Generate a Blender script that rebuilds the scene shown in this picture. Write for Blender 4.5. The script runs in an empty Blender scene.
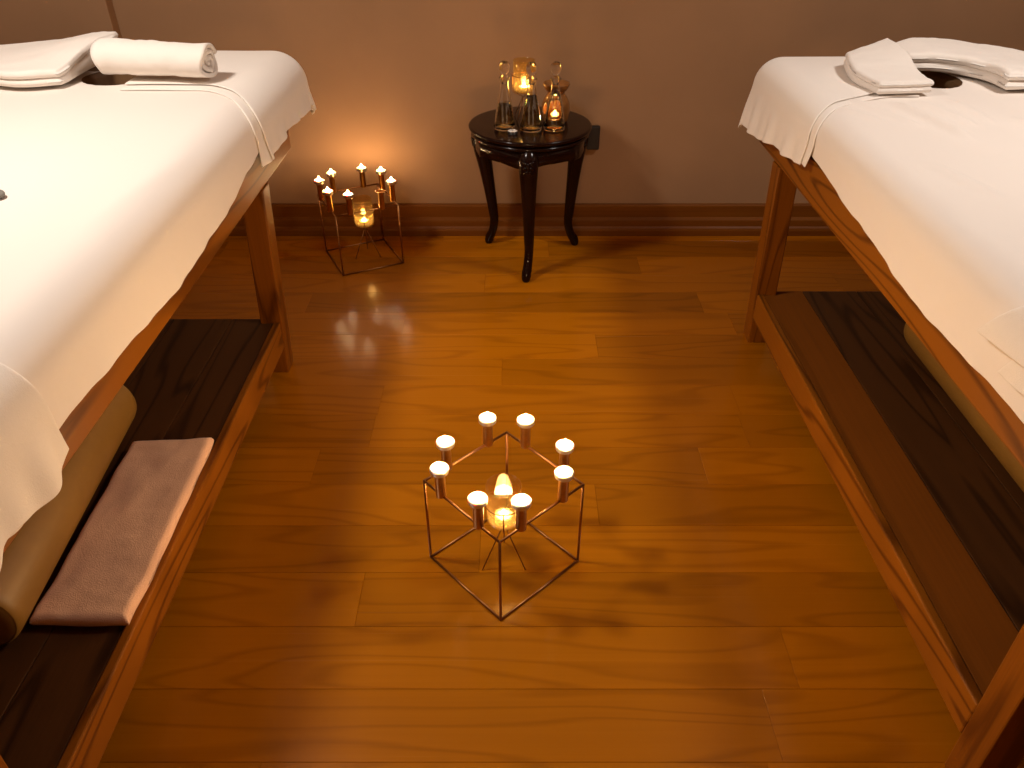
import bpy, bmesh, math, random
from mathutils import Vector, noise
random.seed(7)
S = bpy.context.scene
COL = S.collection
PI = math.pi

# ---------------------------------------------------------------- helpers
def link_bm(name, bm, mat, parent=None, smooth=False, loc=None):
    me = bpy.data.meshes.new(name)
    bmesh.ops.recalc_face_normals(bm, faces=bm.faces)
    if loc is not None:
        bmesh.ops.translate(bm, verts=bm.verts, vec=(-loc[0], -loc[1], -loc[2]))
    bm.to_mesh(me); bm.free()
    if mat: me.materials.append(mat)
    if smooth:
        for p in me.polygons: p.use_smooth = True
    o = bpy.data.objects.new(name, me)
    COL.objects.link(o)
    if loc is not None: o.location = loc
    if parent is not None: o.parent = parent
    return o

def tag(o, label=None, cat=None, group=None, kind=None):
    if label: o['label'] = label
    if cat: o['category'] = cat
    if group: o['group'] = group
    if kind: o['kind'] = kind
    return o

def thing(name, loc, label, cat, group=None, rz=0):
    o = bpy.data.objects.new(name, None); COL.objects.link(o)
    o.empty_display_size = .05
    o.location = loc; o.rotation_euler = (0, 0, rz)
    return tag(o, label, cat, group)

def copy_thing(root):
    r = root.copy(); COL.objects.link(r)
    for ch in list(root.children):
        c = ch.copy(); COL.objects.link(c); c.parent = r
        for g in list(ch.children):
            d = g.copy(); COL.objects.link(d); d.parent = c
    return r

def box8(bm, lo4, hi4):
    vs = [bm.verts.new(p) for p in lo4] + [bm.verts.new(p) for p in hi4]
    for f in ((3,2,1,0),(4,5,6,7),(0,1,5,4),(1,2,6,5),(2,3,7,6),(3,0,4,7)):
        bm.faces.new([vs[i] for i in f])
    return vs

def bevel(bm, w, seg=2):
    bmesh.ops.recalc_face_normals(bm, faces=bm.faces)
    es = [e for e in bm.edges if len(e.link_faces) == 2 and e.calc_face_angle(0) > .5]
    bmesh.ops.bevel(bm, geom=es, offset=w, segments=seg, affect='EDGES', profile=.5)

def bx(x0, x1, y0, y1, z0, z1, bv=.004, bm=None):
    bm = bm or bmesh.new()
    if x0 > x1: x0, x1 = x1, x0
    if y0 > y1: y0, y1 = y1, y0
    box8(bm, [(x0,y0,z0),(x1,y0,z0),(x1,y1,z0),(x0,y1,z0)],
             [(x0,y0,z1),(x1,y0,z1),(x1,y1,z1),(x0,y1,z1)])
    if bv: bevel(bm, bv)
    return bm

def post(p0, p1, w, d, bv=.004):
    """square post from p0 (floor centre) to p1 (top centre), horizontal ends"""
    bm = bmesh.new()
    q = lambda p: [(p[0]-w/2,p[1]-d/2,p[2]),(p[0]+w/2,p[1]-d/2,p[2]),(p[0]+w/2,p[1]+d/2,p[2]),(p[0]-w/2,p[1]+d/2,p[2])]
    box8(bm, q(p0), q(p1)); bevel(bm, bv)
    return bm

def lathe(prof, n=40, bm=None, c=(0,0,0)):
    bm = bm or bmesh.new()
    rings = []
    for r, z in prof:
        if r < 1e-6: rings.append([bm.verts.new((c[0], c[1], c[2]+z))])
        else: rings.append([bm.verts.new((c[0]+r*math.cos(2*PI*i/n), c[1]+r*math.sin(2*PI*i/n), c[2]+z)) for i in range(n)])
    for a, b in zip(rings, rings[1:]):
        for i in range(n):
            j = (i+1) % n
            if len(a) == 1 and len(b) == 1: continue
            if len(a) == 1: bm.faces.new((a[0], b[j], b[i]))
            elif len(b) == 1: bm.faces.new((a[i], a[j], b[0]))
            else: bm.faces.new((a[i], a[j], b[j], b[i]))
    return bm

def sweep(pts, radii, n=10, bm=None, cap=True, flat=1.0):
    """tube along points"""
    bm = bm or bmesh.new()
    pts = [Vector(p) for p in pts]
    if not hasattr(radii, '__len__'): radii = [radii]*len(pts)
    rings = []; up = None
    for i, p in enumerate(pts):
        t = (pts[min(i+1, len(pts)-1)] - pts[max(i-1, 0)]).normalized()
        if up is None:
            up = Vector((0,0,1)) if abs(t.z) < .9 else Vector((1,0,0))
        a = t.cross(up).normalized(); b = a.cross(t).normalized(); up = b
        rings.append([bm.verts.new(p + radii[i]*(math.cos(2*PI*k/n)*a + flat*math.sin(2*PI*k/n)*b)) for k in range(n)])
    for r0, r1 in zip(rings, rings[1:]):
        for k in range(n):
            bm.faces.new((r0[k], r0[(k+1)%n], r1[(k+1)%n], r1[k]))
    if cap:
        bm.faces.new(rings[0][::-1]); bm.faces.new(rings[-1])
    return bm

def catmull(pts, n):
    pts = [Vector(p) for p in pts]
    P = [2*pts[0]-pts[1]] + pts + [2*pts[-1]-pts[-2]]
    out = []
    for i in range(n+1):
        t = i/n*(len(pts)-1); k = min(int(t), len(pts)-2); u = t-k
        a, b, c, d = P[k:k+4]
        out.append(.5*((2*b)+(c-a)*u+(2*a-5*b+4*c-d)*u*u+(3*b-a-3*c+d)*u**3))
    return out

def smooth01(t):
    t = max(0., min(1., t)); return t*t*(3-2*t)
def lerp(a, b, t): return a+(b-a)*t
def nz(x, y, z=0): return noise.noise(Vector((x, y, z)))

# ---------------------------------------------------------------- materials
def new_mat(name):
    m = bpy.data.materials.new(name); m.use_nodes = True
    nt = m.node_tree; nt.nodes.clear()
    out = nt.nodes.new('ShaderNodeOutputMaterial')
    return m, nt, nt.nodes, nt.links, out

def principled(name, color, rough=.5, metal=0, **kw):
    m, nt, N, L, out = new_mat(name)
    b = N.new('ShaderNodeBsdfPrincipled')
    b.inputs['Base Color'].default_value = (*color, 1)
    b.inputs['Roughness'].default_value = rough
    b.inputs['Metallic'].default_value = metal
    for k, v in kw.items(): b.inputs[k].default_value = v
    L.new(b.outputs[0], out.inputs[0])
    return m

def add_noise(m, scale=60, amount=.15, bump=.1, dist=.002):
    """procedural mottling and bump on a principled material"""
    nt = m.node_tree; N, L = nt.nodes, nt.links
    b = next(n for n in N if n.type == 'BSDF_PRINCIPLED')
    tc = N.new('ShaderNodeTexCoord'); ns = N.new('ShaderNodeTexNoise')
    ns.inputs['Scale'].default_value = scale; ns.inputs['Detail'].default_value = 5
    L.new(tc.outputs['Object'], ns.inputs['Vector'])
    c = tuple(b.inputs['Base Color'].default_value)[:3]
    r = N.new('ShaderNodeValToRGB')
    r.color_ramp.elements[0].position = .3; r.color_ramp.elements[1].position = .7
    r.color_ramp.elements[0].color = (*[x*(1-amount) for x in c], 1)
    r.color_ramp.elements[1].color = (*[min(1, x*(1+amount*.5)) for x in c], 1)
    L.new(ns.outputs['Fac'], r.inputs['Fac']); L.new(r.outputs['Color'], b.inputs['Base Color'])
    if bump:
        bp = N.new('ShaderNodeBump'); bp.inputs['Strength'].default_value = bump; bp.inputs['Distance'].default_value = dist
        L.new(ns.outputs['Fac'], bp.inputs['Height']); L.new(bp.outputs['Normal'], b.inputs['Normal'])
    return m

def wood(name, dark, light, axis='Y', scale=1., rings=9., contrast=.6, rough=.35, spec=.4, tone_attr=False, bump=.15, stretch=.12, fibre=.55, coat=0):
    m, nt, N, L, out = new_mat(name)
    b = N.new('ShaderNodeBsdfPrincipled')
    b.inputs['Roughness'].default_value = rough
    b.inputs['Specular IOR Level'].default_value = spec
    b.inputs['Coat Weight'].default_value = coat; b.inputs['Coat Roughness'].default_value = .18
    tc = N.new('ShaderNodeTexCoord'); mp = N.new('ShaderNodeMapping')
    sc = [scale*9]*3; sc['XYZ'.index(axis)] = scale*9*stretch
    mp.inputs['Scale'].default_value = sc
    L.new(tc.outputs['Object'], mp.inputs['Vector'])
    vec = mp.outputs['Vector']
    if tone_attr:
        at = N.new('ShaderNodeAttribute'); at.attribute_name = 'plank'
        sp = N.new('ShaderNodeSeparateColor'); L.new(at.outputs['Color'], sp.inputs[0])
        cm = N.new('ShaderNodeCombineXYZ')
        mu = N.new('ShaderNodeMath'); mu.operation = 'MULTIPLY'; mu.inputs[1].default_value = 60
        L.new(sp.outputs[1], mu.inputs[0]); L.new(mu.outputs[0], cm.inputs[2])
        va = N.new('ShaderNodeVectorMath'); va.operation = 'ADD'
        L.new(vec, va.inputs[0]); L.new(cm.outputs[0], va.inputs[1]); vec = va.outputs[0]
    else:
        oi = N.new('ShaderNodeObjectInfo')
        va = N.new('ShaderNodeVectorMath'); va.operation = 'ADD'
        mu = N.new('ShaderNodeMath'); mu.operation = 'MULTIPLY'; mu.inputs[1].default_value = 40
        L.new(oi.outputs['Random'], mu.inputs[0]); L.new(vec, va.inputs[0]); L.new(mu.outputs[0], va.inputs[1]); vec = va.outputs[0]
    n1 = N.new('ShaderNodeTexNoise'); n1.inputs['Scale'].default_value = .55; n1.inputs['Detail'].default_value = 2.; n1.inputs['Roughness'].default_value = .45
    L.new(vec, n1.inputs['Vector'])
    m1 = N.new('ShaderNodeMath'); m1.operation = 'MULTIPLY'; m1.inputs[1].default_value = rings
    L.new(n1.outputs['Fac'], m1.inputs[0])
    fr = N.new('ShaderNodeMath'); fr.operation = 'FRACT'; L.new(m1.outputs[0], fr.inputs[0])
    rr = N.new('ShaderNodeValToRGB')            # soft early wood, hard late-wood line
    e = rr.color_ramp.elements
    e[0].position = 0; e[0].color = (.15,.15,.15,1); e[1].position = 1; e[1].color = (1,1,1,1)
    x = rr.color_ramp.elements.new(.12); x.color = (.75,.75,.75,1)
    x = rr.color_ramp.elements.new(.75); x.color = (.9,.9,.9,1)
    x = rr.color_ramp.elements.new(.93); x.color = (.15,.15,.15,1)
    e[len(e)-1].color = (.1,.1,.1,1)
    L.new(fr.outputs[0], rr.inputs['Fac'])
    # fine fibres
    m2 = N.new('ShaderNodeMapping'); s2 = [14.]*3; s2['XYZ'.index(axis)] = .8
    m2.inputs['Scale'].default_value = s2; L.new(vec, m2.inputs['Vector'])
    n2 = N.new('ShaderNodeTexNoise'); n2.inputs['Scale'].default_value = 1.4; n2.inputs['Detail'].default_value = 3
    L.new(m2.outputs[0], n2.inputs['Vector'])
    mx = N.new('ShaderNodeMath'); mx.operation = 'MULTIPLY_ADD'; mx.inputs[1].default_value = contrast
    L.new(rr.outputs['Color'], mx.inputs[0])
    mf = N.new('ShaderNodeMath'); mf.operation = 'MULTIPLY_ADD'; mf.inputs[1].default_value = fibre; mf.inputs[2].default_value = .2*(1-contrast)+(.55-fibre)*.5
    L.new(n2.outputs['Fac'], mf.inputs[0]); L.new(mf.outputs[0], mx.inputs[2])
    cr = N.new('ShaderNodeValToRGB')
    cr.color_ramp.elements[0].color = (*dark, 1); cr.color_ramp.elements[1].color = (*light, 1)
    cr.color_ramp.elements[0].position = .1; cr.color_ramp.elements[1].position = .95
    L.new(mx.outputs[0], cr.inputs['Fac'])
    col = cr.outputs['Color']
    if tone_attr:
        h = N.new('ShaderNodeHueSaturation'); L.new(col, h.inputs['Color'])
        mm = N.new('ShaderNodeMath'); mm.operation = 'MULTIPLY_ADD'; mm.inputs[1].default_value = .62; mm.inputs[2].default_value = .7
        L.new(sp.outputs[0], mm.inputs[0]); L.new(mm.outputs[0], h.inputs['Value']); col = h.outputs['Color']
    L.new(col, b.inputs['Base Color'])
    # roughness variation
    ra = N.new('ShaderNodeMapRange'); ra.inputs['To Min'].default_value = rough*.85; ra.inputs['To Max'].default_value = rough*1.2
    L.new(n2.outputs['Fac'], ra.inputs['Value']); L.new(ra.outputs[0], b.inputs['Roughness'])
    bp = N.new('ShaderNodeBump'); bp.inputs['Strength'].default_value = bump; bp.inputs['Distance'].default_value = .002
    L.new(mx.outputs[0], bp.inputs['Height']); L.new(bp.outputs['Normal'], b.inputs['Normal'])
    L.new(b.outputs[0], out.inputs[0])
    return m

def cloth_mat(name, color, scale=500, bump=.25, rough=.9, sheen=.25):
    m = principled(name, color, rough)
    nt = m.node_tree; N, L = nt.nodes, nt.links
    b = next(n for n in N if n.type == 'BSDF_PRINCIPLED')
    b.inputs['Sheen Weight'].default_value = sheen
    b.inputs['Specular IOR Level'].default_value = .15
    tc = N.new('ShaderNodeTexCoord'); ns = N.new('ShaderNodeTexNoise'); n2 = N.new('ShaderNodeTexNoise')
    ns.inputs['Scale'].default_value = scale; ns.inputs['Detail'].default_value = 3
    n2.inputs['Scale'].default_value = 9; n2.inputs['Detail'].default_value = 4
    L.new(tc.outputs['Object'], ns.inputs['Vector']); L.new(tc.outputs['Object'], n2.inputs['Vector'])
    ad = N.new('ShaderNodeMath'); ad.operation = 'MULTIPLY_ADD'; ad.inputs[1].default_value = 3
    L.new(n2.outputs['Fac'], ad.inputs[0]); L.new(ns.outputs['Fac'], ad.inputs[2])
    bp = N.new('ShaderNodeBump'); bp.inputs['Strength'].default_value = bump; bp.inputs['Distance'].default_value = .003
    L.new(ad.outputs[0], bp.inputs['Height']); L.new(bp.outputs['Normal'], b.inputs['Normal'])
    return m

def thin_glass(name, tint=(1,1,1), refl=1.0, haze=0):
    """thin clear glass wall: see-through with fresnel reflections"""
    m, nt, N, L, out = new_mat(name)
    t = N.new('ShaderNodeBsdfTransparent'); t.inputs[0].default_value = (*tint, 1)
    g = N.new('ShaderNodeBsdfGlossy'); g.inputs['Roughness'].default_value = .03; g.inputs[0].default_value = (1,1,1,1)
    lw = N.new('ShaderNodeLayerWeight'); lw.inputs['Blend'].default_value = .5
    pw = N.new('ShaderNodeMath'); pw.operation = 'POWER'; pw.inputs[1].default_value = 3.5
    L.new(lw.outputs['Facing'], pw.inputs[0])
    mu = N.new('ShaderNodeMath'); mu.operation = 'MULTIPLY_ADD'; mu.inputs[1].default_value = .55*refl; mu.inputs[2].default_value = .035*refl; mu.use_clamp = True
    L.new(pw.outputs[0], mu.inputs[0])
    if haze:
        tl = N.new('ShaderNodeBsdfTranslucent'); tl.inputs[0].default_value = (1, .72, .28, 1)
        hx = N.new('ShaderNodeMixShader'); hx.inputs[0].default_value = haze
        L.new(t.outputs[0], hx.inputs[1]); L.new(tl.outputs[0], hx.inputs[2]); t = hx
    mx = N.new('ShaderNodeMixShader'); L.new(mu.outputs[0], mx.inputs[0]); L.new(t.outputs[0], mx.inputs[1]); L.new(g.outputs[0], mx.inputs[2])
    L.new(mx.outputs[0], out.inputs[0])
    return m

def flame_mat(name, color, strength):
    """glowing gas: gives off light and lets light through"""
    m, nt, N, L, out = new_mat(name)
    e = N.new('ShaderNodeEmission'); e.inputs[0].default_value = (*color, 1); e.inputs[1].default_value = strength
    t = N.new('ShaderNodeBsdfTransparent')
    a = N.new('ShaderNodeAddShader'); L.new(e.outputs[0], a.inputs[0]); L.new(t.outputs[0], a.inputs[1])
    L.new(a.outputs[0], out.inputs[0])
    m.cycles.emission_sampling = 'NONE'
    return m

M = {}
M['floor'] = wood('oak_floor', (.23,.066,.0011), (.42,.130,.0020), 'X', 1.0, 10., .42, .25, .06, tone_attr=True, bump=.03, stretch=.14, fibre=.2, coat=.55)
M['pine'] = wood('stained_pine', (.050,.010,.0008), (.25,.076,.0045), 'Y', 1.0, 15., .85, .38, .2, stretch=.09, fibre=.3)
M['pine_up'] = wood('stained_pine_upright', (.050,.010,.0008), (.23,.068,.0042), 'Z', 1.1, 11., .65, .36, .2, stretch=.1)
M['pine_x'] = wood('stained_pine_cross', (.050,.010,.0008), (.23,.068,.0042), 'X', 1.1, 9., .5, .36, .4, stretch=.1)
M['shelf_light'] = wood('worn_shelf_board', (.13,.037,.0035), (.25,.074,.007), 'Y', .9, 5., .3, .55, .1)
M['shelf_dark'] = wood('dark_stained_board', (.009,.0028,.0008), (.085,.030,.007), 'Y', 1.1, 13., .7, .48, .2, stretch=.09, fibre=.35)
M['skirting'] = wood('skirting_oak', (.10,.026,.0025), (.19,.058,.0055), 'X', .8, 5., .3, .42, .15)
M['wall'] = add_noise(principled('taupe_wall', (.315,.170,.084), .75, 0, **{'Specular IOR Level': .2}), 2.2, .10, .04, .01)
M['ceiling'] = add_noise(principled('ceiling_paint', (.6,.5,.4), .9), 3, .04, .02)
M['sheet'] = cloth_mat('white_cotton_sheet', (.88,.79,.71), 700, .12)
M['towel'] = cloth_mat('white_terry', (.90,.82,.74), 420, .28)
M['shelf_towel'] = cloth_mat('blush_terry', (.80,.47,.30), 420, .5)
M['bolster'] = add_noise(principled('tan_vinyl', (.24,.115,.018), .5), 30, .06, .05)
M['mattress'] = add_noise(principled('brown_vinyl', (.22,.115,.05), .5), 40, .1, .1)
M['copper'] = add_noise(principled('copper', (.66,.34,.09), .28, 1.0), 80, .12, 0)
M['wire'] = add_noise(principled('copper_wire', (.36,.16,.055), .38, 1.0), 80, .12, 0)
M['tin'] = add_noise(principled('aluminium_tin', (.8,.75,.68), .3, 1.0), 90, .05, 0)
M['wax'] = principled('candle_wax', (.95,.84,.62), .45, **{'Subsurface Weight': .6, 'Subsurface Scale': .01})
M['wick'] = principled('wick', (.03,.02,.015), .9)
M['flame'] = flame_mat('flame', (1, .62, .22), 28)
M['mahogany'] = add_noise(principled('dark_lacquer', (.012,.0035,.002), .16, 0, **{'Specular IOR Level': .22}), 12, .3, .02)
M['glass'] = principled('clear_glass', (.98,.97,.94), .0, 0, **{'Transmission Weight': 1.0, 'IOR': 1.45})
M['amber_glass'] = thin_glass('warm_glass', (.98,.88,.62), 1.3, .07)
M['oil'] = principled('massage_oil', (.93,.80,.42), .02, 0, **{'Transmission Weight': 1.0, 'IOR': 1.46})
M['ceramic'] = add_noise(principled('brown_glaze', (.26,.10,.025), .16, 0, **{'Specular IOR Level': .6}), 25, .35, .02)
M['pit'] = principled('dark_brown_matte', (.014,.007,.004), .6)
M['wax_white'] = principled('unlit_wax', (.82,.76,.68), .5)
M['stone'] = add_noise(principled('grey_stone', (.22,.20,.17), .6), 50, .2, .1)

# ---------------------------------------------------------------- camera
cam = bpy.data.cameras.new('camera'); cam.sensor_width = 36; cam.lens = 769/1024*36
co = bpy.data.objects.new('camera', cam); COL.objects.link(co)
co.location = (0, 0, 1.5); co.rotation_euler = (math.radians(90-35.5), 0, 0)
cam.clip_start = .02
S.camera = co

# ---------------------------------------------------------------- room
YW = 3.32
def struct(name, bm, mat, smooth=False):
    return tag(link_bm(name, bm, mat, None, smooth), kind='structure')

def build_floor():
    bm = bmesh.new(); lay = bm.loops.layers.float_color.new('plank')
    joints = {3.062:[639], 2.901:[485], 2.740:[700], 2.579:[404], 2.418:[597], 2.257:[502], 2.096:[381], 1.935:[744],
              1.774:[703], 1.613:[597], 1.452:[480], 1.291:[360], 1.130:[789], .969:[772]}
    rnd = random.Random(3)
    f, P = 769., math.radians(35.5)
    def u2x(u, y): return (u-512)/f*(y*math.cos(P)+1.5*math.sin(P))
    y1 = 3.062+.161*2
    g = .0002
    while y1 > -1.2:
        y0 = y1-.161
        key = min(joints, key=lambda k: abs(k-y1))
        if abs(key-y1) < .02: xs = [u2x(joints[key][0], (y0+y1)/2)]
        else: xs = [rnd.uniform(-.6, .6)]
        while xs[-1] < 2.6: xs.append(xs[-1]+rnd.uniform(1.15, 1.75))
        while xs[0] > -2.6: xs.insert(0, xs[0]-rnd.uniform(1.0, 1.6))
        for a, b in zip(xs, xs[1:]):
            a2, b2 = max(a, -2.6), min(b, 2.6)
            if b2 <= a2: continue
            tone, seed = rnd.uniform(.2, .8), rnd.random()
            c = .0007
            lo = [bm.verts.new(p) for p in ((a2+g,y0+g,-c),(b2-g,y0+g,-c),(b2-g,y1-g,-c),(a2+g,y1-g,-c))]
            hi = [bm.verts.new(p) for p in ((a2+g+c,y0+g+c,0),(b2-g-c,y0+g+c,0),(b2-g-c,y1-g-c,0),(a2+g+c,y1-g-c,0))]
            fs = [bm.faces.new(hi)] + [bm.faces.new((lo[i], lo[(i+1)%4], hi[(i+1)%4], hi[i])) for i in range(4)]
            for fc in fs:
                for l in fc.loops: l[lay] = (tone, seed, 0, 1)
        y1 = y0
    # sub floor slab under the planks
    sub = box8(bm, [(-2.6,-1.2,-.06),(2.6,-1.2,-.06),(2.6,YW+.05,-.06),(-2.6,YW+.05,-.06)],
                   [(-2.6,-1.2,-.002),(2.6,-1.2,-.002),(2.6,YW+.05,-.002),(-2.6,YW+.05,-.002)])
    for v in sub:
        for l in v.link_loops: l[lay] = (.0, .5, 0, 1)
    return bm
struct('floor', build_floor(), M['floor'])
struct('wall_back', bx(-2.6, 2.6, YW, YW+.1, -.06, 2.62, 0), M['wall'])
struct('wall_left', bx(-2.6, -1.565, YW-.055, YW+.001, 0, 2.6, .003), M['wall'])
struct('wall_west', bx(-2.7, -2.6, -1.2, YW+.1, -.06, 2.62, 0), M['wall'])
struct('wall_east', bx(2.6, 2.7, -1.2, YW+.1, -.06, 2.62, 0), M['wall'])
struct('wall_front', bx(-2.7, 2.7, -1.3, -1.2, -.06, 2.62, 0), M['wall'])
struct('ceiling', bx(-2.7, 2.7, -1.3, YW+.1, 2.6, 2.7, 0), M['ceiling'])
def skirting():
    bm = bmesh.new()
    prof = [(YW,0),(YW,.14),(YW-.014,.14),(YW-.019,.136),(YW-.020,.13),(YW-.020,.082),(YW-.034,.072),(YW-.035,.066),(YW-.035,.043),(YW-.042,.036),(YW-.046,.026),(YW-.046,0)]
    a = [bm.verts.new((-1.565, y, z)) for y, z in prof]; b = [bm.verts.new((2.6, y, z)) for y, z in prof]
    for i in range(len(prof)):
        j = (i+1) % len(prof); bm.faces.new((a[i], a[j], b[j], b[i]))
    bm.faces.new(a[::-1]); bm.faces.new(b)
    return bm
struct('baseboard_back', skirting(), M['skirting'])
o = link_bm('wall_box', bx(.322, .376, YW-.024, YW, .392, .492, .005), M['pit'])  # plain dark brown box on the wall, just right of the side table
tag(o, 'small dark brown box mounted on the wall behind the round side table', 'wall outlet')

# ---------------------------------------------------------------- massage beds
ZT = .88
def sheared_board(xa0, xa1, y0, y1, z0, z1, bv=.004):
    return bx(xa0, xa1, y0, y1, z0, z1, bv)

def build_bed(s, xo, W, ry0, ry1, leg_far, leg_near, splay, hole, label, shelf_light, hy, er):
    X = lambda lx: xo+s*lx
    root = thing('massage_bed', (xo+s*W/2, (ry0+ry1)/2, 0), label, 'massage bed', 'wooden massage beds')
    L0 = root.location
    def part(name, bm, mat, parent=root, smooth=False):
        loc = Vector(L0) if parent is root else Vector((0,0,0))
        o = link_bm(name, bm, mat, None, smooth, loc=(L0.x, L0.y, 0))
        o.location = (0,0,0); o.parent = parent
        return o
    zr0, zr1 = .65, .76
    part('side_rail', bx(X(0), X(.038), ry0, ry1, zr0, zr1), M['pine'])
    part('side_rail', bx(X(W-.038), X(W), ry0, ry1, zr0, zr1), M['pine'])
    part('end_rail', bx(X(.0385), X(W-.0385), ry1-.038, ry1-.001, zr0, zr1-.001), M['pine_x'])
    part('end_rail', bx(X(.0385), X(W-.0385), ry0+.001, ry0+.038, zr0, zr1-.001), M['pine_x'])
    part('bed_deck', bx(X(.0385), X(W-.0385), ry0+.0385, ry1-.0385, zr1-.03, zr1-.002), M['pine_x'])
    w = .07
    for ly in (leg_far, leg_near):
        part('leg', post((X(w/2+splay), ly+w/2, 0), (X(w/2-.004), ly+w/2, zr0), w, w), M['pine_up'])
        part('leg', post((X(W-w/2-splay), ly+w/2, 0), (X(W-w/2+.004), ly+w/2, zr0), w, w), M['pine_up'])
    # lower shelf
    sp = -splay*.85
    zf0, zf1 = .105, .20
    f0, f1 = leg_near+w+.001, leg_far+.0
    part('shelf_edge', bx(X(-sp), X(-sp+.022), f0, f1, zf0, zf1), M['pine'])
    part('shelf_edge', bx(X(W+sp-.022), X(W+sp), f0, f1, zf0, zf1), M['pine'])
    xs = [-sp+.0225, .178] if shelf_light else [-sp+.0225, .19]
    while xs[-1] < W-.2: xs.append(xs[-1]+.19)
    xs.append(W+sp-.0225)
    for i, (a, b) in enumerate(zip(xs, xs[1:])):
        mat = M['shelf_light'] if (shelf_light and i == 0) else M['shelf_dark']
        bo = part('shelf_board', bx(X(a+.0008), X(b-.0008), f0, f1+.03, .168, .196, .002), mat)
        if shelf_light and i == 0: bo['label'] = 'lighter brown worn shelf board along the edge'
    # mattress with a face hole
    bm = bmesh.new()
    my0, my1 = ry0-.02, hy-.004
    hx, hy, ha, hb = hole
    n = 48
    def ring(z, inset):
        x0, x1, y0, y1 = inset, W-inset, my0+inset, my1-inset
        cx, cy = W/2, (my0+my1)/2; pts = []
        r = max(.035, .10-inset)
        for qx, qy, a0 in ((x1-r,y1-r,0),(x0+r,y1-r,90),(x0+r,y0+r,180),(x1-r,y0+r,270)):
            for k in range(6):
                a = math.radians(a0+k*18); pts.append((X(qx+r*math.cos(a)), qy+r*math.sin(a), z))
        return [bm.verts.new(p) for p in pts]
    zs = [(zr1, .012), (zr1+.012, .002)]+[(ZT-er*(1-math.sin(math.radians(q))), .002+er*(1-math.cos(math.radians(q)))) for q in (0, 18, 36, 54, 72, 90)]
    rings = [ring(z, i) for z, i in zs]
    for r0, r1 in zip(rings, rings[1:]):
        for k in range(len(r0)):
            bm.faces.new((r0[k], r0[(k+1)%len(r0)], r1[(k+1)%len(r1)], r1[k]))
    bm.faces.new(rings[0])
    hr = [[bm.verts.new((X(hx+ha*q*math.cos(2*PI*k/n)), hy+hb*q*math.sin(2*PI*k/n), z)) for k in range(n)] for q, z in ((1.08,ZT),(1.,ZT-.012),(.97,zr1+.004))]
    for r0, r1 in zip(hr, hr[1:]):
        for k in range(n): bm.faces.new((r0[k], r0[(k+1)%n], r1[(k+1)%n], r1[k]))
    bm.faces.new(hr[-1])
    ed = []
    for r in (rings[-1], hr[0]):
        for k in range(len(r)):
            e = bm.edges.get((r[k], r[(k+1)%len(r)])); ed.append(e)
    bmesh.ops.triangle_fill(bm, edges=ed, use_beauty=True, use_dissolve=False)
    part('mattress', bm, M['mattress'])
    return root

HOLE_R = (.44, 2.50, .105, .13); HOLE_L = (.49, 2.52, .115, .11)
RX, LX = .842, -.737
HY_R, HY_L = 2.79, 2.89
WR, WL = 1.16, 1.18
build_bed(1, RX, WR, .42, 2.62, 2.36, .735, .014, HOLE_R,
          'wooden massage bed with a lighter shelf board and wrinkled sheet, beside the dark wall box', True, HY_R, .07)
build_bed(-1, LX, WL, .25, 2.55, 2.17, .53, .028, HOLE_L,
          'wooden massage bed with dark shelf holding a folded pink towel, beside the wall candle stand', False, HY_L, .09)

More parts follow.
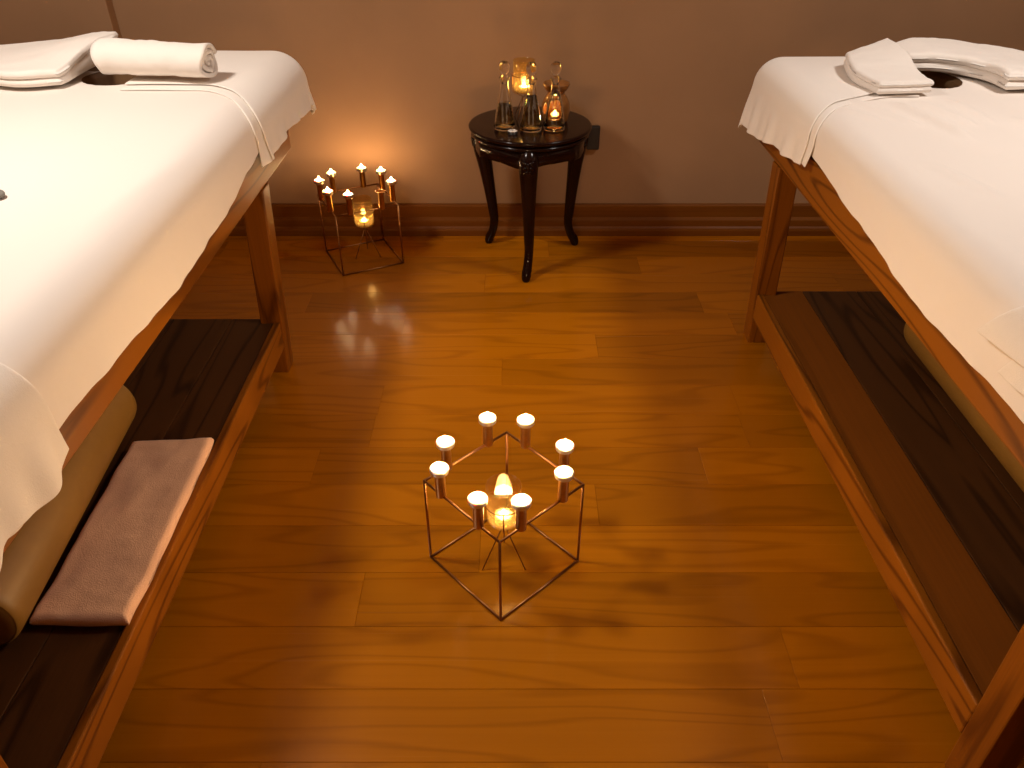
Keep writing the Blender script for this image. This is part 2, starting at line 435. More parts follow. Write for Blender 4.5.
# ---------------------------------------------------------------- cloth over the beds
def drape(name, s, xe, hy, r, off, a_hem, a_far, b0, b1, nx, ny, mat, th=.003, hole=None, wr=None, wave=.006, flare=.06, nseed=0., edge_r=None, hemz=None):
    """cloth following the mattress: a = distance into the bed from the aisle edge along the cloth,
    b = distance along the bed; past the edge it bends down and hangs."""
    bm = bmesh.new(); grid = []
    for j in range(ny+1):
        v = j/ny; row = []
        for i in range(nx+1):
            u = i/nx
            # denser towards the aisle
            ue = u**1.35
            bl = lerp(b0(0) if callable(b0) else b0, b1(0) if callable(b1) else b1, v)
            ah = a_hem(bl) if callable(a_hem) else a_hem
            a = lerp(ah, a_far, ue)
            bb0 = b0(a) if callable(b0) else b0; bb1 = b1(a) if callable(b1) else b1
            b = lerp(bb0, bb1, v)
            oa = min(a-r, 0.); ob = max(b-(hy-r), 0.)
            d = math.hypot(oa, ob)
            qa, qb = max(a, r), min(b, hy-r)
            R = r+off; arc = R*PI/2
            if d < 1e-9:
                la, lb, z = a, b, ZT+off
            else:
                da, db = oa/d, ob/d
                if d < arc:
                    th_ = d/R; outw = R*math.sin(th_); drop = R*(1-math.cos(th_)); hang = 0.
                else:
                    hang = d-arc; drop = R+hang*.985; outw = R+flare*hang
                if hang > 0:
                    k = smooth01(hang/.10)
                    tcoord = b + 2.0*math.atan2(ob, -oa)*.18
                    outw += wave*k*(math.sin(tcoord*38+nseed)+.7*math.sin(tcoord*71+1.3*nseed)) + wave*1.2*k*nz(tcoord*7, nseed)
                    outw = max(outw, R-.004)
                la, lb, z = qa+da*outw, qb+db*outw, ZT+off-drop
            if wr:
                w = wr(a, b)
                z += w
            row.append(bm.verts.new((xe+s*la, lb, z)))
        grid.append(row)
    for j in range(ny):
        for i in range(nx):
            vs = (grid[j][i], grid[j][i+1], grid[j+1][i+1], grid[j+1][i])
            if hole:
                c = sum((v.co for v in vs), Vector())/4
                lx = (c.x-xe)*s
                if ((lx-hole[0])/(hole[2]*.97))**2+((c.y-hole[1])/(hole[3]*.97))**2 < 1: continue
            bm.faces.new(vs)
    loose = [v for v in bm.verts if not v.link_faces]
    if loose: bmesh.ops.delete(bm, geom=loose, context='VERTS')
    if hole:
        for v in bm.verts:                      # clean round rim
            if not v.is_boundary: continue
            ex, ey = ((v.co.x-xe)*s-hole[0])/(hole[2]*.97), (v.co.y-hole[1])/(hole[3]*.97)
            q = math.hypot(ex, ey)
            if .5 < q < 1.5:
                v.co.x = xe+s*(hole[0]+ex/q*hole[2]*.97); v.co.y = hole[1]+ey/q*hole[3]*.97
    o = link_bm(name, bm, mat, None, True)
    md = o.modifiers.new('thickness', 'SOLIDIFY'); md.thickness = th; md.offset = 0
    sb = o.modifiers.new('smooth', 'SUBSURF'); sb.levels = 1; sb.render_levels = 1
    return o

def ridge(a, b, p0, p1, w, h):
    """a soft crease from p0 to p1"""
    px, py = p1[0]-p0[0], p1[1]-p0[1]; L2 = px*px+py*py
    t = ((a-p0[0])*px+(b-p0[1])*py)/L2
    d = abs((a-p0[0])*py-(b-p0[1])*px)/math.sqrt(L2)
    e = smooth01(min(t, 1-t)*4) if 0 < t < 1 else 0
    return h*e*math.exp(-(d/w)**2)

# right sheet: fairly wrinkled
def wr_right(a, b):
    if a < -.02: return 0
    k = smooth01((a+.02)/.08)
    z = .0022*abs(nz(a*5+b*2, b*2.2-a*3, 3.1))
    for p0, p1, w, h in (((.22,1.98),(.10,2.27),.012,.005),((.30,1.86),(.22,2.24),.012,.0065),((.36,1.98),(.30,2.26),.010,.005),
                         ((.42,2.0),(.40,2.26),.010,.004),((.36,1.32),(.30,1.68),.015,.007),((.18,1.5),(.10,1.75),.016,.003),
                         ((.55,1.7),(.48,2.1),.014,.005),((.14,2.0),(.05,2.2),.010,.003)):
        z += ridge(a, b, p0, p1, w, h)
    return z*k*3.
def pw(b, pts):
    for (b0, v0), (b1, v1) in zip(pts, pts[1:]):
        if b <= b1: return lerp(v0, v1, smooth01((b-b0)/(b1-b0)))
    return pts[-1][1]
def hem_right(b):
    return -pw(b, ((.4,.130),(1.0,.138),(1.35,.148),(1.75,.120),(2.08,.088),(2.25,.060),(2.6,.06)))+.004*nz(b*3.1, 4.)
o = drape('bed_sheet', 1, RX, HY_R, .07, .005, hem_right, WR-.01, .42, lambda a: 2.66, 90, 150, M['sheet'], .003, HOLE_R, wr_right, .0015, .03, 1.)
tag(o, 'white wrinkled sheet spread over the bed with the lighter shelf board', 'bed sheet', 'white bed sheets')

def wr_left(a, b):
    k = smooth01((a+.02)/.08)
    return k*(.002*abs(nz(a*4, b*2.5, 7.))+ridge(a, b, (.10,1.3), (.03,1.9), .02, .002))
def hem_left(b):
    return -pw(b, ((.2,.125),(.97,.128),(1.2,.140),(1.5,.155),(1.85,.138),(2.08,.105),(2.25,.09),(2.6,.09)))+.005*nz(b*2.3, 9.)
o = drape('bed_sheet', -1, LX, HY_L, .09, .005, hem_left, WL-.01, .25, lambda a: 2.60, 90, 150, M['sheet'], .003, HOLE_L, wr_left, .0016, .03, 2.)
tag(o, 'smooth bright white sheet hanging low over the bed with the dark shelf', 'bed sheet', 'white bed sheets')

# folded towels across the foot ends
def layered_cloth(name, s, xe, hy, r, a_far, layers, label, seed=0., flare=.03, wave=.003):
    objs = []
    for k, (off, ah, y0, y1) in enumerate(layers):
        objs.append(drape(name, s, xe, hy, r, off, ah, a_far, y0, y1, 56, 70, M['towel'], .0045, None,
                          lambda a, b: .0013*nz(a*9, b*9, seed), wave, flare, seed))
    # the folded layers make one towel
    base = objs[0]; bm = bmesh.new()
    for o in objs: bm.from_mesh(o.data)
    bm.to_mesh(base.data); bm.free()
    for p in base.data.polygons: p.use_smooth = True
    for o in objs[1:]:
        me = o.data; bpy.data.objects.remove(o); bpy.data.meshes.remove(me)
    return tag(base, label, 'towel')
layered_cloth('foot_towel', -1, LX, 9., .09, .55,
    [(.012, lambda b: -(.180+.010*math.sin(b*34)), lambda a: .30, lambda a: .915+.02*math.sin(a*25)),
     (.019, lambda b: -(.195+.012*math.sin(b*30+1)+.03*(.95-b)), lambda a: .30, lambda a: .94-.10*a)],
    'white towel hanging far down over the side of the bed near the tan bolster', 6., .0, .006)
layered_cloth('foot_towel', 1, RX, 9., .07, .55,
    [(.018, lambda b: -.134+.15*(1.086-b), lambda a: .40, lambda a: 1.005-.6*a),
     (.030, lambda b: -.112+.15*(1.154-b), lambda a: .40, lambda a: 1.087-.6*a)],
    'folded white towel laid over the sheet edge at the near end of the bed', 8., .03)
# towels spread across the head ends, folded double
def hr(b): return -pw(b, ((2.1,.132),(2.3,.155),(2.65,.200),(2.9,.205)))+.004*nz(b*14, 2.)
layered_cloth('head_towel', 1, RX, HY_R, .07, .33,
    [(.010, lambda b: hr(b)+.012, lambda a: lerp(2.10, 2.275, smooth01((a+.1)/.38)), lambda a: 2.83),
     (.016, hr, lambda a: lerp(2.135, 2.305, smooth01((a+.1)/.38)), lambda a: 2.84)],
    'white terry towel hanging over the head corner of the bed with the lighter shelf board', 3., .14, .005)
def hl(b): return -pw(b, ((2.15,.150),(2.3,.152),(2.5,.138),(2.7,.150),(3.0,.160)))+.004*nz(b*14, 5.)
layered_cloth('head_towel', -1, LX, HY_L, .09, .42,
    [(.010, lambda b: hl(b)+.006, lambda a: lerp(2.185, 2.345, smooth01((a+.05)/.24)), lambda a: 2.94),
     (.017, hl, lambda a: lerp(2.235, 2.385, smooth01((a+.05)/.24)), lambda a: 2.95)],
    'white towel draped over the bed corner above the candle stand by the wall', 4.5, .09, .006)

# ---------------------------------------------------------------- folded and rolled towels on the beds
def slab(name, pairs, z0, T, layers, mat, seed=0., nu=60, nv=26, sag=None, open_end=True):
    """a folded towel: stacked rounded layers following pairs of (left,right) edge points"""
    us = [(1-math.cos(PI*i/nu))/2*.75+.25*i/nu for i in range(nu+1)]; vs_ = [(1-math.cos(PI*j/nv))/2 for j in range(nv+1)]
    La, Ra = catmull([(*p[0], 0) for p in pairs], 400), catmull([(*p[1], 0) for p in pairs], 400)
    at = lambda A, u: A[min(399, int(u*400))].lerp(A[min(399, int(u*400))+1], u*400-min(399, int(u*400)))
    Lp = [at(La, u) for u in us]; Rp = [at(Ra, u) for u in us]
    bm = bmesh.new(); tl = T/layers
    for k in range(layers):
        top, bot = [], []
        ins = .003*((k+1) % 2)
        for i in range(nu+1):
            u = us[i]; rt, rb = [], []
            for j in range(nv+1):
                v = vs_[j]
                p = Lp[i].lerp(Rp[i], ins*2+v*(1-4*ins))
                w = (Rp[i]-Lp[i]).length; ln = sum((Lp[q+1]-Lp[q]).length for q in range(nu))
                e = min(v*w, (1-v)*w, u*ln, (1-u)*ln)
                rr = tl*.5
                t = 1 if e >= rr else math.sqrt(max(0, 1-((rr-e)/rr)**2))
                zm = z0+tl*(k+.5)
                s_ = sag(u, v) if sag else 0; hs = .35
                nn = .0035*nz(p.x*14+seed, p.y*14, k*.6)+.0015*nz(p.x*40, p.y*40, seed)
                wig = Vector((nz(p.y*9, .3, seed), nz(p.x*9, 5.2, seed), 0))*.006
                rt.append(bm.verts.new((p.x+wig.x, p.y+wig.y, zm+tl*.52*t+nn*(k+1)/layers+s_)))
                rb.append(bm.verts.new((p.x+wig.x, p.y+wig.y, zm-tl*.5*t+(nn*k/layers+s_ if k else s_*hs))))
            top.append(rt); bot.append(rb)
        for i in range(nu):
            for j in range(nv):
                bm.faces.new((top[i][j], top[i][j+1], top[i+1][j+1], top[i+1][j]))
                bm.faces.new((bot[i][j], bot[i+1][j], bot[i+1][j+1], bot[i][j+1]))
        per = [(i,0) for i in range(nu)] + [(nu,j) for j in range(nv)] + [(i,nv) for i in range(nu,0,-1)] + [(0,j) for j in range(nv,0,-1)]
        for q in range(len(per)):
            a, b = per[q], per[(q+1)%len(per)]
            bm.faces.new((top[a[0]][a[1]], top[b[0]][b[1]], bot[b[0]][b[1]], bot[a[0]][a[1]]))
    return link_bm(name, bm, mat, None, True)

def roll(name, p0, p1, R, mat, turns=2.6, seed=0., n=120, nl=40, tail=0.):
    """a rolled towel lying from p0 to p1 (centre line on the ground), spiral visible at its ends"""
    p0, p1 = Vector(p0), Vector(p1); ax = (p1-p0).normalized(); side = ax.cross(Vector((0,0,1)))
    bm = bmesh.new(); grid = []
    for i in range(nl+1):
        u = i/nl; c = p0.lerp(p1, u)+Vector((0,0,R*.93)); row = []
        for k in range(n+1):
            t = k/n; ang = -PI/2+turns*2*PI*t
            r = R*(.16+.84*t)
            r *= 1+.10*nz(u*4, ang*.5, seed)+.04*nz(u*13, ang, seed)-.10*u*t
            e = .012*nz(ang*.7, seed, 2.)*(1 if u > .5 else -1)*(abs(u-.5)*2)**8
            pt = c+side*(r*1.08*math.cos(ang))+Vector((0,0,r*.90*math.sin(ang)))+ax*e
            row.append(bm.verts.new(pt))
        grid.append(row)
    for i in range(nl):
        for k in range(n):
            bm.faces.new((grid[i][k], grid[i][k+1], grid[i+1][k+1], grid[i+1][k]))
    o = link_bm(name, bm, mat, None, True)
    md = o.modifiers.new('thickness', 'SOLIDIFY'); md.thickness = .012; md.offset = -1
    return o

ZC = ZT+.018
# right bed: towel folded flat beside the face hole, and a second one curving behind it
o = slab('folded_towel', [((1.035,2.26),(1.20,2.28)), ((1.02,2.36),(1.205,2.38)), ((1.02,2.46),(1.205,2.50)), ((1.045,2.57),(1.20,2.65))], ZC, .036, 2, M['towel'], 1.,
         sag=lambda u, v: .040*smooth01((u-.15)*1.3)*(.35+.65*v))
tag(o, 'folded white towel beside the dark face hole, nearer the edge of the wrinkled sheet', 'towel')
o = slab('folded_towel', [((1.225,2.52),(1.215,2.66)), ((1.31,2.52),(1.30,2.68)), ((1.37,2.48),(1.45,2.67)), ((1.42,2.40),(1.64,2.58)), ((1.42,2.30),(1.74,2.36))], ZC, .054, 2, M['towel'], 2.,
         sag=lambda u, v: .018*math.sin(u*5)*v)
tag(o, 'white towel folded in an arc behind the face hole of the bed with wrinkled sheet', 'towel')
# left bed
o = roll('rolled_towel', (-1.23,2.46,ZC-.004), (-.895,2.41,ZC-.004), .064, M['towel'], 2.7, 3.)
tag(o, 'rolled white towel with spiral end on the smooth sheet, beside the face hole', 'towel')
o = slab('folded_towel', [((-1.95,2.42),(-1.95,2.70)), ((-1.68,2.40),(-1.68,2.70)), ((-1.45,2.33),(-1.42,2.69)), ((-1.335,2.36),(-1.275,2.69))], ZC, .044, 2, M['towel'], 4.,
         sag=lambda u, v: .043*smooth01((u-.3)*1.6)*smooth01(v*1.3))
tag(o, 'folded white towel lying flat beside the rolled towel on the smooth sheet', 'towel')
# dark pebble at the edge of the picture on the left bed
bm = bmesh.new(); bmesh.ops.create_uvsphere(bm, u_segments=24, v_segments=14, radius=1)
for v in bm.verts:
    v.co = Vector((v.co.x*.034*(1+.1*nz(v.co.x, v.co.y, v.co.z)), v.co.y*.024, v.co.z*.010))
o = link_bm('massage_stone', bm, M['stone'], None, True); o.location = (-1.084, 1.522, ZT+.0155)
tag(o, 'small smooth grey stone lying on the smooth white sheet', 'massage stone')

# ---------------------------------------------------------------- things on the shelves
def bolster(x, y0, y1, R, label, grp, rz=0):
    t = thing('bolster', (x, (y0+y1)/2, .196), label, 'bolster', grp, rz)
    h = (y1-y0)/2
    prof = [(R*.93,-h),(R*.985,-h+.006),(R,-h+.02),(R,h-.02),(R*.985,h-.006),(R*.93,h)]
    bm = lathe(prof, 56)
    for v in bm.verts: v.co = Vector((v.co.x, v.co.z, v.co.y+R))
    link_bm('cover', bm, M['bolster'], t, True)
    for sgn in (-1, 1):
        bm = lathe([(0, .004), (R*.5, .004), (R*.9, .001), (R*.93, -.002)], 56)
        for v in bm.verts: v.co = Vector((v.co.x, sgn*(h+v.co.z), v.co.y+R))
        e = link_bm('end_cap', bm, M['bolster'], t, True)
    return t
bolster(-1.056, .925, 1.63, .088, 'tan bolster lying on the dark shelf beside the folded pink towel', 'tan bolsters on the bed shelves', math.radians(4.2))
bolster(1.285, 1.05, 2.02, .088, 'tan bolster on the shelf with the lighter board, half hidden by the bed rail', 'tan bolsters on the bed shelves')
o = slab('folded_towel', [((-.965,.972),(-.764,.975)), ((-.975,1.25),(-.768,1.25)), ((-.985,1.53),(-.776,1.55))], .2015, .030, 1, M['shelf_towel'], 5.)
tag(o, 'folded pale pink towel lying on the dark lower shelf', 'towel')

# ---------------------------------------------------------------- candle stands
def wire(p, q, r, n=8): return sweep([p, q], r, n)
SIDE, HT, WR_ = .264, .264, .0032
def candle_stand(loc, rz, label):
    t = thing('candle_stand', loc, label, 'candle stand', 'copper cube candle stands', rz)
    h = SIDE/2
    c = [(-h,-h),(h,-h),(h,h),(-h,h)]
    for z, nm in ((WR_, 'base_bar'), (HT, 'top_bar')):
        for i in range(4):
            a, b = c[i], c[(i+1)%4]
            link_bm(nm, wire((*a, z), (*b, z), WR_), M['wire'], t, True)
    for a in c:
        link_bm('upright_bar', wire((*a, WR_*.3), (*a, HT+WR_*.6), WR_), M['wire'], t, True)
    cups = []
    for i in range(4):
        a, b = Vector((*c[i], 0)), Vector((*c[(i+1)%4], 0))
        for f in (.24, .74):
            p = a.lerp(b, f)
            prof = [(0,-.003),(.0112,-.003),(.0120,-.002),(.0120,.066),(.0195,.0705),(.0195,.072),(.0185,.072),(.0110,.0685),(0,.0685)]
            link_bm('candle_cup', lathe(prof, 28, c=(p.x, p.y, HT)), M['copper'], t, True)
            cups.append(p)
    return t, cups

def make_tealight(lit=True):
    t = thing('tealight', (0,0,0), 'x', 'candle')
    link_bm('tin_cup', lathe([(0,0),(.0180,0),(.0192,.0015),(.0196,.0105),(.0200,.0110),(.0190,.0112),(.0186,.0100),(.0183,.004),(0,.004)], 32), M['tin'], t, True)
    link_bm('wax', lathe([(0,.0045),(.0181,.0045),(.0186,.0120),(.0172,.0136),(.008,.0112),(0,.0106)], 32), M['wax'], t, True)
    link_bm('wick', sweep([(0,0,.009),(.0004,0,.0135),(.0012,.0004,.0165)], .0007, 6), M['wick'], t, True)
    if lit:
        f = link_bm('flame', lathe([(0,.0120),(.0040,.0125),(.0066,.0145),(.0068,.0170),(.0052,.0205),(.0030,.0240),(.0012,.0270),(0,.0285)], 20), M['flame'], t, True)
        f['label'] = 'small bright yellow flame'
    return t

CANDLE_W = 2.35
ld = bpy.data.lights.new('candle_glow', 'POINT'); ld.energy = CANDLE_W; ld.color = (1, .65, .32); ld.shadow_soft_size = .005
ld_far = ld.copy(); ld_far.energy = CANDLE_W*.24
ld_table = ld.copy(); ld_table.energy = CANDLE_W*.2; ld_table.shadow_soft_size = .012
ld_inner = ld.copy(); ld_inner.energy = CANDLE_W*.10
ld_votive = ld.copy(); ld_votive.energy = CANDLE_W*.4; ld_votive.shadow_soft_size = .022
proto = make_tealight(True)
used = [False]
def tealight(loc, label, group=None, glow=None):
    if not used[0]: o = proto; used[0] = True
    else: o = copy_thing(proto)
    o.location = loc; o.scale = (1.1, 1.1, 1.1); o['label'] = label; o['category'] = 'candle'
    if group: o['group'] = group
    l = bpy.data.objects.new('candle_glow', glow or ld); COL.objects.link(l)
    l.location = (loc[0], loc[1], loc[2]+.024)
    return o

def glass_and_tripod(loc, where, rz, seed, zc=.125):
    """wire tripod holding a glass votive with a burning tealight"""
    x, y, z = loc
    t = thing('tripod_stand', loc, 'thin wire tripod holding a votive glass, '+where, 'candle stand', 'wire tripods under votive glasses', rz)
    zring, R = zc+.080, .0445
    for k in range(3):
        a = math.radians(90+120*k); ca, sa = math.cos(a), math.sin(a)
        foot = (.062*ca, .062*sa, .0016); mid = (.004*ca, .004*sa, zc)
        link_bm('leg', sweep([foot, mid], .0016, 8), M['wire'], t, True)
        b = a+PI
        link_bm('prong', sweep(catmull([(-.004*ca,-.004*sa,zc), (-.030*ca,-.030*sa,zc+.012), (-R*ca,-R*sa,zc+.030), (-R*ca,-R*sa,zring), (-(R+.007)*ca,-(R+.007)*sa,zring+.008)], 16), .0016, 8), M['wire'], t, True)
    bm = bmesh.new(); n = 40; rr = .0015
    for i in range(n):
        pass
    ringp = [(R*math.cos(2*PI*i/n), R*math.sin(2*PI*i/n), zring) for i in range(n+1)]
    link_bm('ring', sweep(ringp, rr, 8, cap=False), M['wire'], t, True)
    g = thing('votive_glass', (x, y, z+zc+.016), 'clear glass votive cup with a burning candle, '+where, 'candle glass', 'glass votive cups')
    prof = [(0,0),(.030,0),(.037,.004),(.0405,.012),(.0415,.03),(.0425,.075),(.0425,.118),(.0415,.1195),(.0405,.118),(.0405,.075),(.0395,.03),(.038,.014),(.034,.0075),(0,.006)]
    link_bm('cup', lathe(prof, 48), M['amber_glass'], g, True)
    return (x, y, z+zc+.016+.0072)

# near stand on the floor
NX, NY, NR = -.020, 1.334, math.radians(-44.6-0+0)
near, cups = candle_stand((NX, NY, 0), NR, 'copper wire cube candle stand on the open floor between the beds')
names_near = ['front right edge, next to the front corner', 'front right edge, next to the right corner',
              'back right edge, next to the right corner', 'back right edge, next to the back corner',
              'back left edge, next to the back corner', 'back left edge, next to the left corner',
              'front left edge, next to the left corner', 'front left edge, next to the front corner']
def world(p, loc, rz):
    return (loc[0]+p.x*math.cos(rz)-p.y*math.sin(rz), loc[1]+p.x*math.sin(rz)+p.y*math.cos(rz))
# edge 0 of the turned cube runs front corner -> right corner, then round anticlockwise
NR = math.radians(43.0)
near.rotation_euler.z = NR
for p, nm in zip(cups, names_near):
    wx, wy = world(p, (NX, NY), NR)
    tealight((wx, wy, HT+.0688), 'lit tealight on the nearer cube stand, '+nm, 'tealights on the near cube stand')
q = glass_and_tripod((NX, NY-.004, 0), 'inside the cube stand between the beds', math.radians(0), 1)
tealight(q, 'lit tealight in the glass cup inside the cube stand between the beds', 'tealights in votive glasses', ld_votive).scale = (1.2, 1.2, 1.2)

# far stand by the wall
FX, FY, FR = -.645, 3.058, math.radians(26.5)
far, cups = candle_stand((FX, FY, 0), FR, 'copper wire cube candle stand in front of the skirting board')
names_far = ['front edge, by the front corner', None,
             'right edge, towards the front', 'right edge, towards the wall',
             'wall-side edge, towards the side table', 'wall-side edge, next to the bed',
             'bed-side edge, towards the wall', 'bed-side edge, towards the front']
for p, nm in zip(cups, names_far):
    if nm is None: continue
    wx, wy = world(p, (FX, FY), FR)
    tealight((wx, wy, HT+.0688), 'lit tealight on the cube stand by the wall, '+nm, 'tealights on the far cube stand', ld_far)
q = glass_and_tripod((FX+.014, FY+.02, 0), 'inside the cube stand by the wall', math.radians(10), 2)
tealight(q, 'lit tealight in the votive glass inside the cube stand by the wall', 'tealights in votive glasses', ld_table)

# ---------------------------------------------------------------- round side table
TX, TY, TZ, TR = .071, 3.035, .585, .241
tb = thing('side_table', (TX, TY, 0), 'small round dark lacquered side table with three curved legs', 'table')
link_bm('tabletop', lathe([(0,TZ-.022),(TR-.022,TZ-.022),(TR-.012,TZ-.020),(TR-.006,TZ-.016),(TR-.001,TZ-.010),(TR,TZ-.005),(TR-.003,TZ-.001),(TR-.010,TZ),(0,TZ)], 96), M['mahogany'], tb, True)
link_bm('moulding', lathe([(TR-.030,TZ-.0215),(TR-.016,TZ-.0225),(TR-.009,TZ-.028),(TR-.009,TZ-.033),(TR-.016,TZ-.039),(TR-.024,TZ-.041),(TR-.034,TZ-.041)], 96), M['mahogany'], tb, True)
leg_angles = [math.radians(a) for a in (-98, 146, 32)]
# apron with a scalloped lower edge
bm = bmesh.new(); n = 180; rows = []
Ra = TR-.026
for i in range(n):
    a = 2*PI*i/n
    m = min(abs((a-l+PI) % (2*PI)-PI) for l in leg_angles)/math.radians(60)
    low = TZ-.108+.016*smooth01(m*2.2)-.012*math.exp(-((m-1)/.14)**2)
    rows.append([bm.verts.new((r*math.cos(a), r*math.sin(a), z)) for r, z in ((Ra,TZ-.036),(Ra,low),(Ra-.015,low),(Ra-.015,TZ-.036))])
for i in range(n):
    j = (i+1) % n
    for k in range(4):
        bm.faces.new((rows[i][k], rows[j][k], rows[j][(k+1)%4], rows[i][(k+1)%4]))
link_bm('apron', bm, M['mahogany'], tb, True)
LEGS = (((.062,2.818),(.069,2.872),(.058,2.836)), ((-.124,3.125),(-.078,3.178),(-.104,3.206)), ((.268,3.122),(.246,3.160),(.281,3.186)))
for l, (kn, an, ft) in zip(leg_angles, LEGS):
    kn, an, ft = (Vector((p[0]-TX, p[1]-TY, 0)) for p in (kn, an, ft))
    d = kn.normalized(); t_ = Vector((-d.y, d.x, 0))
    up = lambda p, z: Vector((p.x, p.y, z))
    path = [up(kn-d*.028, TZ-.036), up(kn-d*.006, TZ-.075), up(kn, TZ-.115), up(kn.lerp(an, .28), TZ-.20), up(kn.lerp(an, .62), TZ-.31), up(kn.lerp(an, .92), TZ-.42),
            up(an, .115), up(an.lerp(ft, .35), .065), up(an.lerp(ft, .85), .030), up(ft, .010), up(ft, 0)]
    rad = [.030,.038,.036,.030,.0245,.0205,.0185,.0185,.0200,.0180,.014]
    pts = catmull(path, 44)
    rr = [v.x for v in catmull([(r,0,0) for r in rad], 44)]
    lg = link_bm('leg', sweep(pts, rr, 18), M['mahogany'], tb, True)
    # carved acanthus scroll on the knee
    bm = bmesh.new()
    cd = (d+Vector((-.1, -.75, 0))).normalized(); t_ = Vector((-cd.y, cd.x, 0)); d = cd
    base = kn+cd*.036+Vector((0,0,TZ-.088))
    for sgn in (-1, 1):
        for k in range(3):
            st = base+t_*(sgn*.004)+Vector((0,0,.012-.012*k))
            en = st+t_*(sgn*(.021-.003*k))+Vector((0,0,.010-.020*k))-d*(.012+.004*k)
            mid = (st+en)/2+d*.004
            sweep(catmull([st, mid, en], 8), [.004,.0055,.0062,.0066,.0063,.0058,.0048,.004,.003], 8, bm)
    sweep(catmull([base+Vector((0,0,.018)), base+d*.003, base+Vector((0,0,-.03))-d*.004], 8), [.003,.004,.005,.0055,.0055,.005,.004,.003,.002], 8, bm)
    link_bm('knee_carving', bm, M['mahogany'], lg, True)

# ---------------------------------------------------------------- things on the side table
def make_decanter(level):
    t = thing('oil_decanter', (0,0,0), 'x', 'bottle', 'glass oil decanters')
    outer = [(.030,0),(.0385,.003),(.0415,.010),(.0415,.018),(.0385,.032),(.0300,.085),(.0235,.118),(.0180,.142),(.0155,.158),(.0150,.176),(.0165,.182),(.0205,.185),(.0210,.188),(.0190,.190)]
    inner = [(r-.002, z) for r, z in outer[::-1] if z > .012]
    prof = [(0,0)]+outer+inner+[(.036,.010),(0,.009)]
    bo = link_bm('glass_body', lathe(prof, 40), M['glass'], t, True)
    # oil fills the cone up to the level
    ro = []
    pr = [(r-.0026, z) for r, z in outer if z > .012 and z < level]
    rl = pr[-1][0]
    for (r0, z0), (r1, z1) in zip(outer, outer[1:]):
        if z0 <= level <= z1: rl = r0+(r1-r0)*(level-z0)/(z1-z0)-.0026
    oil = link_bm('oil', lathe([(0,.0098),(.034,.0105)]+pr+[(rl,level),(0,level)], 40), M['oil'], t, True)
    oil['label'] = 'pale yellow oil'
    st = link_bm('stopper', lathe([(0,.168),(.0105,.168),(.0125,.190),(.0125,.193),(.0085,.197),(.0085,.200),(.0140,.205),(.0195,.216),(.0205,.225),(.0180,.237),(.0110,.245),(0,.248)], 32), M['glass'], t, True)
    return t
TT = TZ+.0006
for lv, (bxp, byp), lab in ((.098, (-.028, 2.962), 'glass oil decanter with the lowest oil level, beside the unlit tealight'),
                            (.132, (.072, 2.945), 'glass oil decanter in front of the glowing votive glass'),
                            (.136, (.161, 2.950), 'glass oil decanter in front of the brown oil burner')):
    t = make_decanter(lv); t.location = (bxp, byp, TT); t['label'] = lab
q = glass_and_tripod((.046, 3.085, TT), 'on the side table behind the decanters', math.radians(35), 3, .088)
tealight(q, 'lit tealight in the votive glass on the side table', 'tealights in votive glasses', ld_table)
# brown glazed oil burner: bulbous body with an arched opening, bowl on top
BX, BY = .170, 3.062
ob = thing('oil_burner', (BX, BY, TT), 'brown glazed ceramic oil burner with a glowing opening, on the side table', 'oil burner')
def burner_body():
    bm = bmesh.new(); n, mrows = 72, 40
    prof = catmull([(.040,0,0),(.052,0,.012),(.058,0,.045),(.055,0,.075),(.042,0,.100),(.031,0,.112),(.034,0,.120)], mrows)
    rings = [[bm.verts.new((p.x*math.cos(2*PI*i/n), p.x*math.sin(2*PI*i/n), p.z)) for i in range(n)] for p in prof]
    for k in range(mrows):
        for i in range(n):
            a = (2*PI*(i+.5)/n); z = (prof[k].z+prof[k+1].z)/2
            da = (a-math.radians(262)+PI) % (2*PI)-PI
            if (da/.62)**2+((z-.052)/.034)**2 < 1: continue
            da = (a-math.radians(215)+PI) % (2*PI)-PI
            if (da/.26)**2+((z-.060)/.022)**2 < 1: continue
            j = (i+1) % n
            bm.faces.new((rings[k][i], rings[k][j], rings[k+1][j], rings[k+1][i]))
    bm.faces.new(rings[0][::-1])
    return bm
b_ = link_bm('body', burner_body(), M['ceramic'], ob, True)
md = b_.modifiers.new('thickness', 'SOLIDIFY'); md.thickness = .005; md.offset = -1
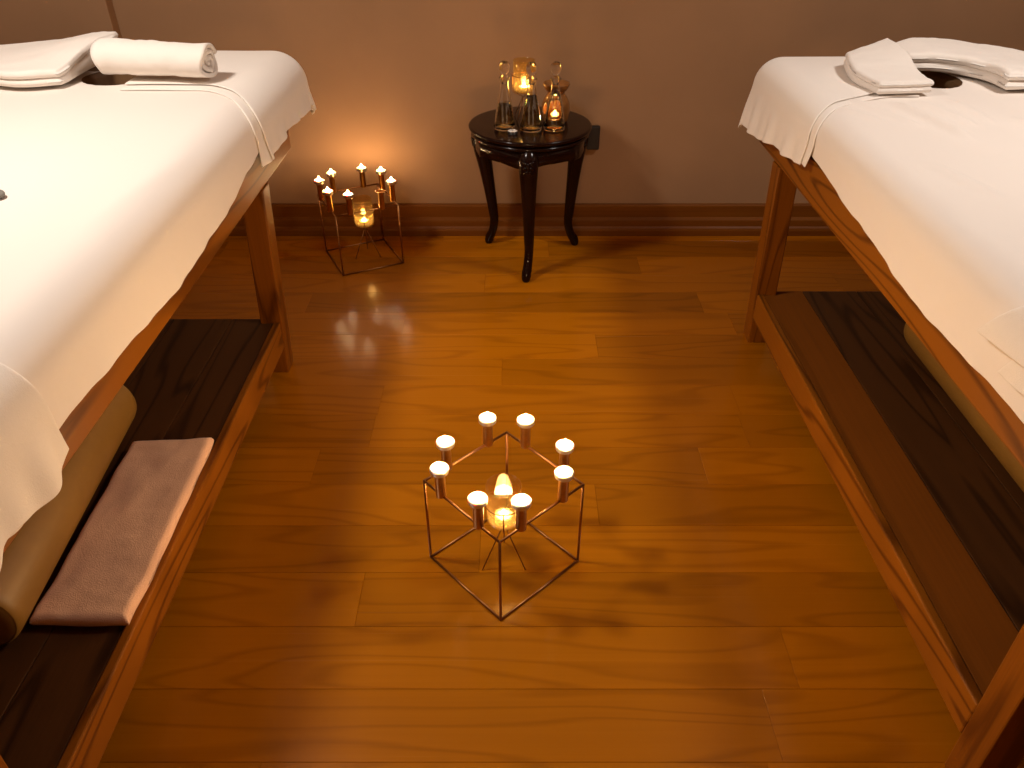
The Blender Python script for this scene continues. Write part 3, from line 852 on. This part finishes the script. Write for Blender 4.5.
link_bm('bowl', lathe([(0,.121),(.030,.120),(.046,.128),(.056,.142),(.059,.152),(.058,.156),(.054,.155),(.046,.143),(.030,.134),(0,.131)], 56), M['ceramic'], ob, True)
tealight((BX-.004, BY-.016, TT+.0056), 'lit tealight inside the brown oil burner on the side table', None, ld_inner)
ob.scale = (.88, .88, .93)
# unlit tealight lying at the front of the table
ut = thing('tealight', (.002, 2.905, TT), 'unlit white tealight standing in front of the decanters on the side table', 'candle')
link_bm('tin_cup', lathe([(0,0),(.0175,0),(.0186,.0015),(.0190,.011),(.0194,.0116),(.0184,.0118),(.0180,.0106),(.0178,.003),(0,.003)], 32), M['tin'], ut, True)
link_bm('wax', lathe([(0,.0035),(.0176,.0035),(.0179,.0100),(.0165,.0108),(0,.0104)], 32), M['wax_white'], ut, True)
link_bm('wick', sweep([(0,0,.0095),(.0004,0,.0135),(.0012,.0004,.0155)], .0007, 6), M['wick'], ut, True)

# ---------------------------------------------------------------- light
def area(name, loc, target, size, power, color, spread=180):
    l = bpy.data.lights.new(name, 'AREA'); l.energy = power; l.size = size; l.color = color; l.shape = 'DISK'
    l.spread = math.radians(spread)
    o = bpy.data.objects.new(name, l); COL.objects.link(o); o.location = loc
    d = Vector(target)-Vector(loc); o.rotation_euler = d.to_track_quat('-Z', 'Y').to_euler()
    return o
area('ceiling_lamp', (-1.45, 1.55, 2.57), (-1.1, 1.6, .8), .35, 43, (1, .92, .83))
area('ceiling_lamp', (1.75, 1.75, 2.57), (1.45, 1.75, .8), .35, 27, (1, .94, .88))
w = bpy.data.worlds.new('world'); S.world = w; w.use_nodes = True
w.node_tree.nodes['Background'].inputs[0].default_value = (.02, .014, .01, 1)

S.view_settings.view_transform = 'Standard'; S.view_settings.look = 'None'
S.view_settings.gamma = 1; S.view_settings.use_curve_mapping = False
S.view_settings.exposure = 0.0
S.cycles.use_denoising = True
S.cycles.max_bounces = 10; S.cycles.transparent_max_bounces = 24; S.cycles.transmission_bounces = 10
S.cycles.caustics_reflective = False; S.cycles.caustics_refractive = False
S.cycles.sample_clamp_indirect = 4
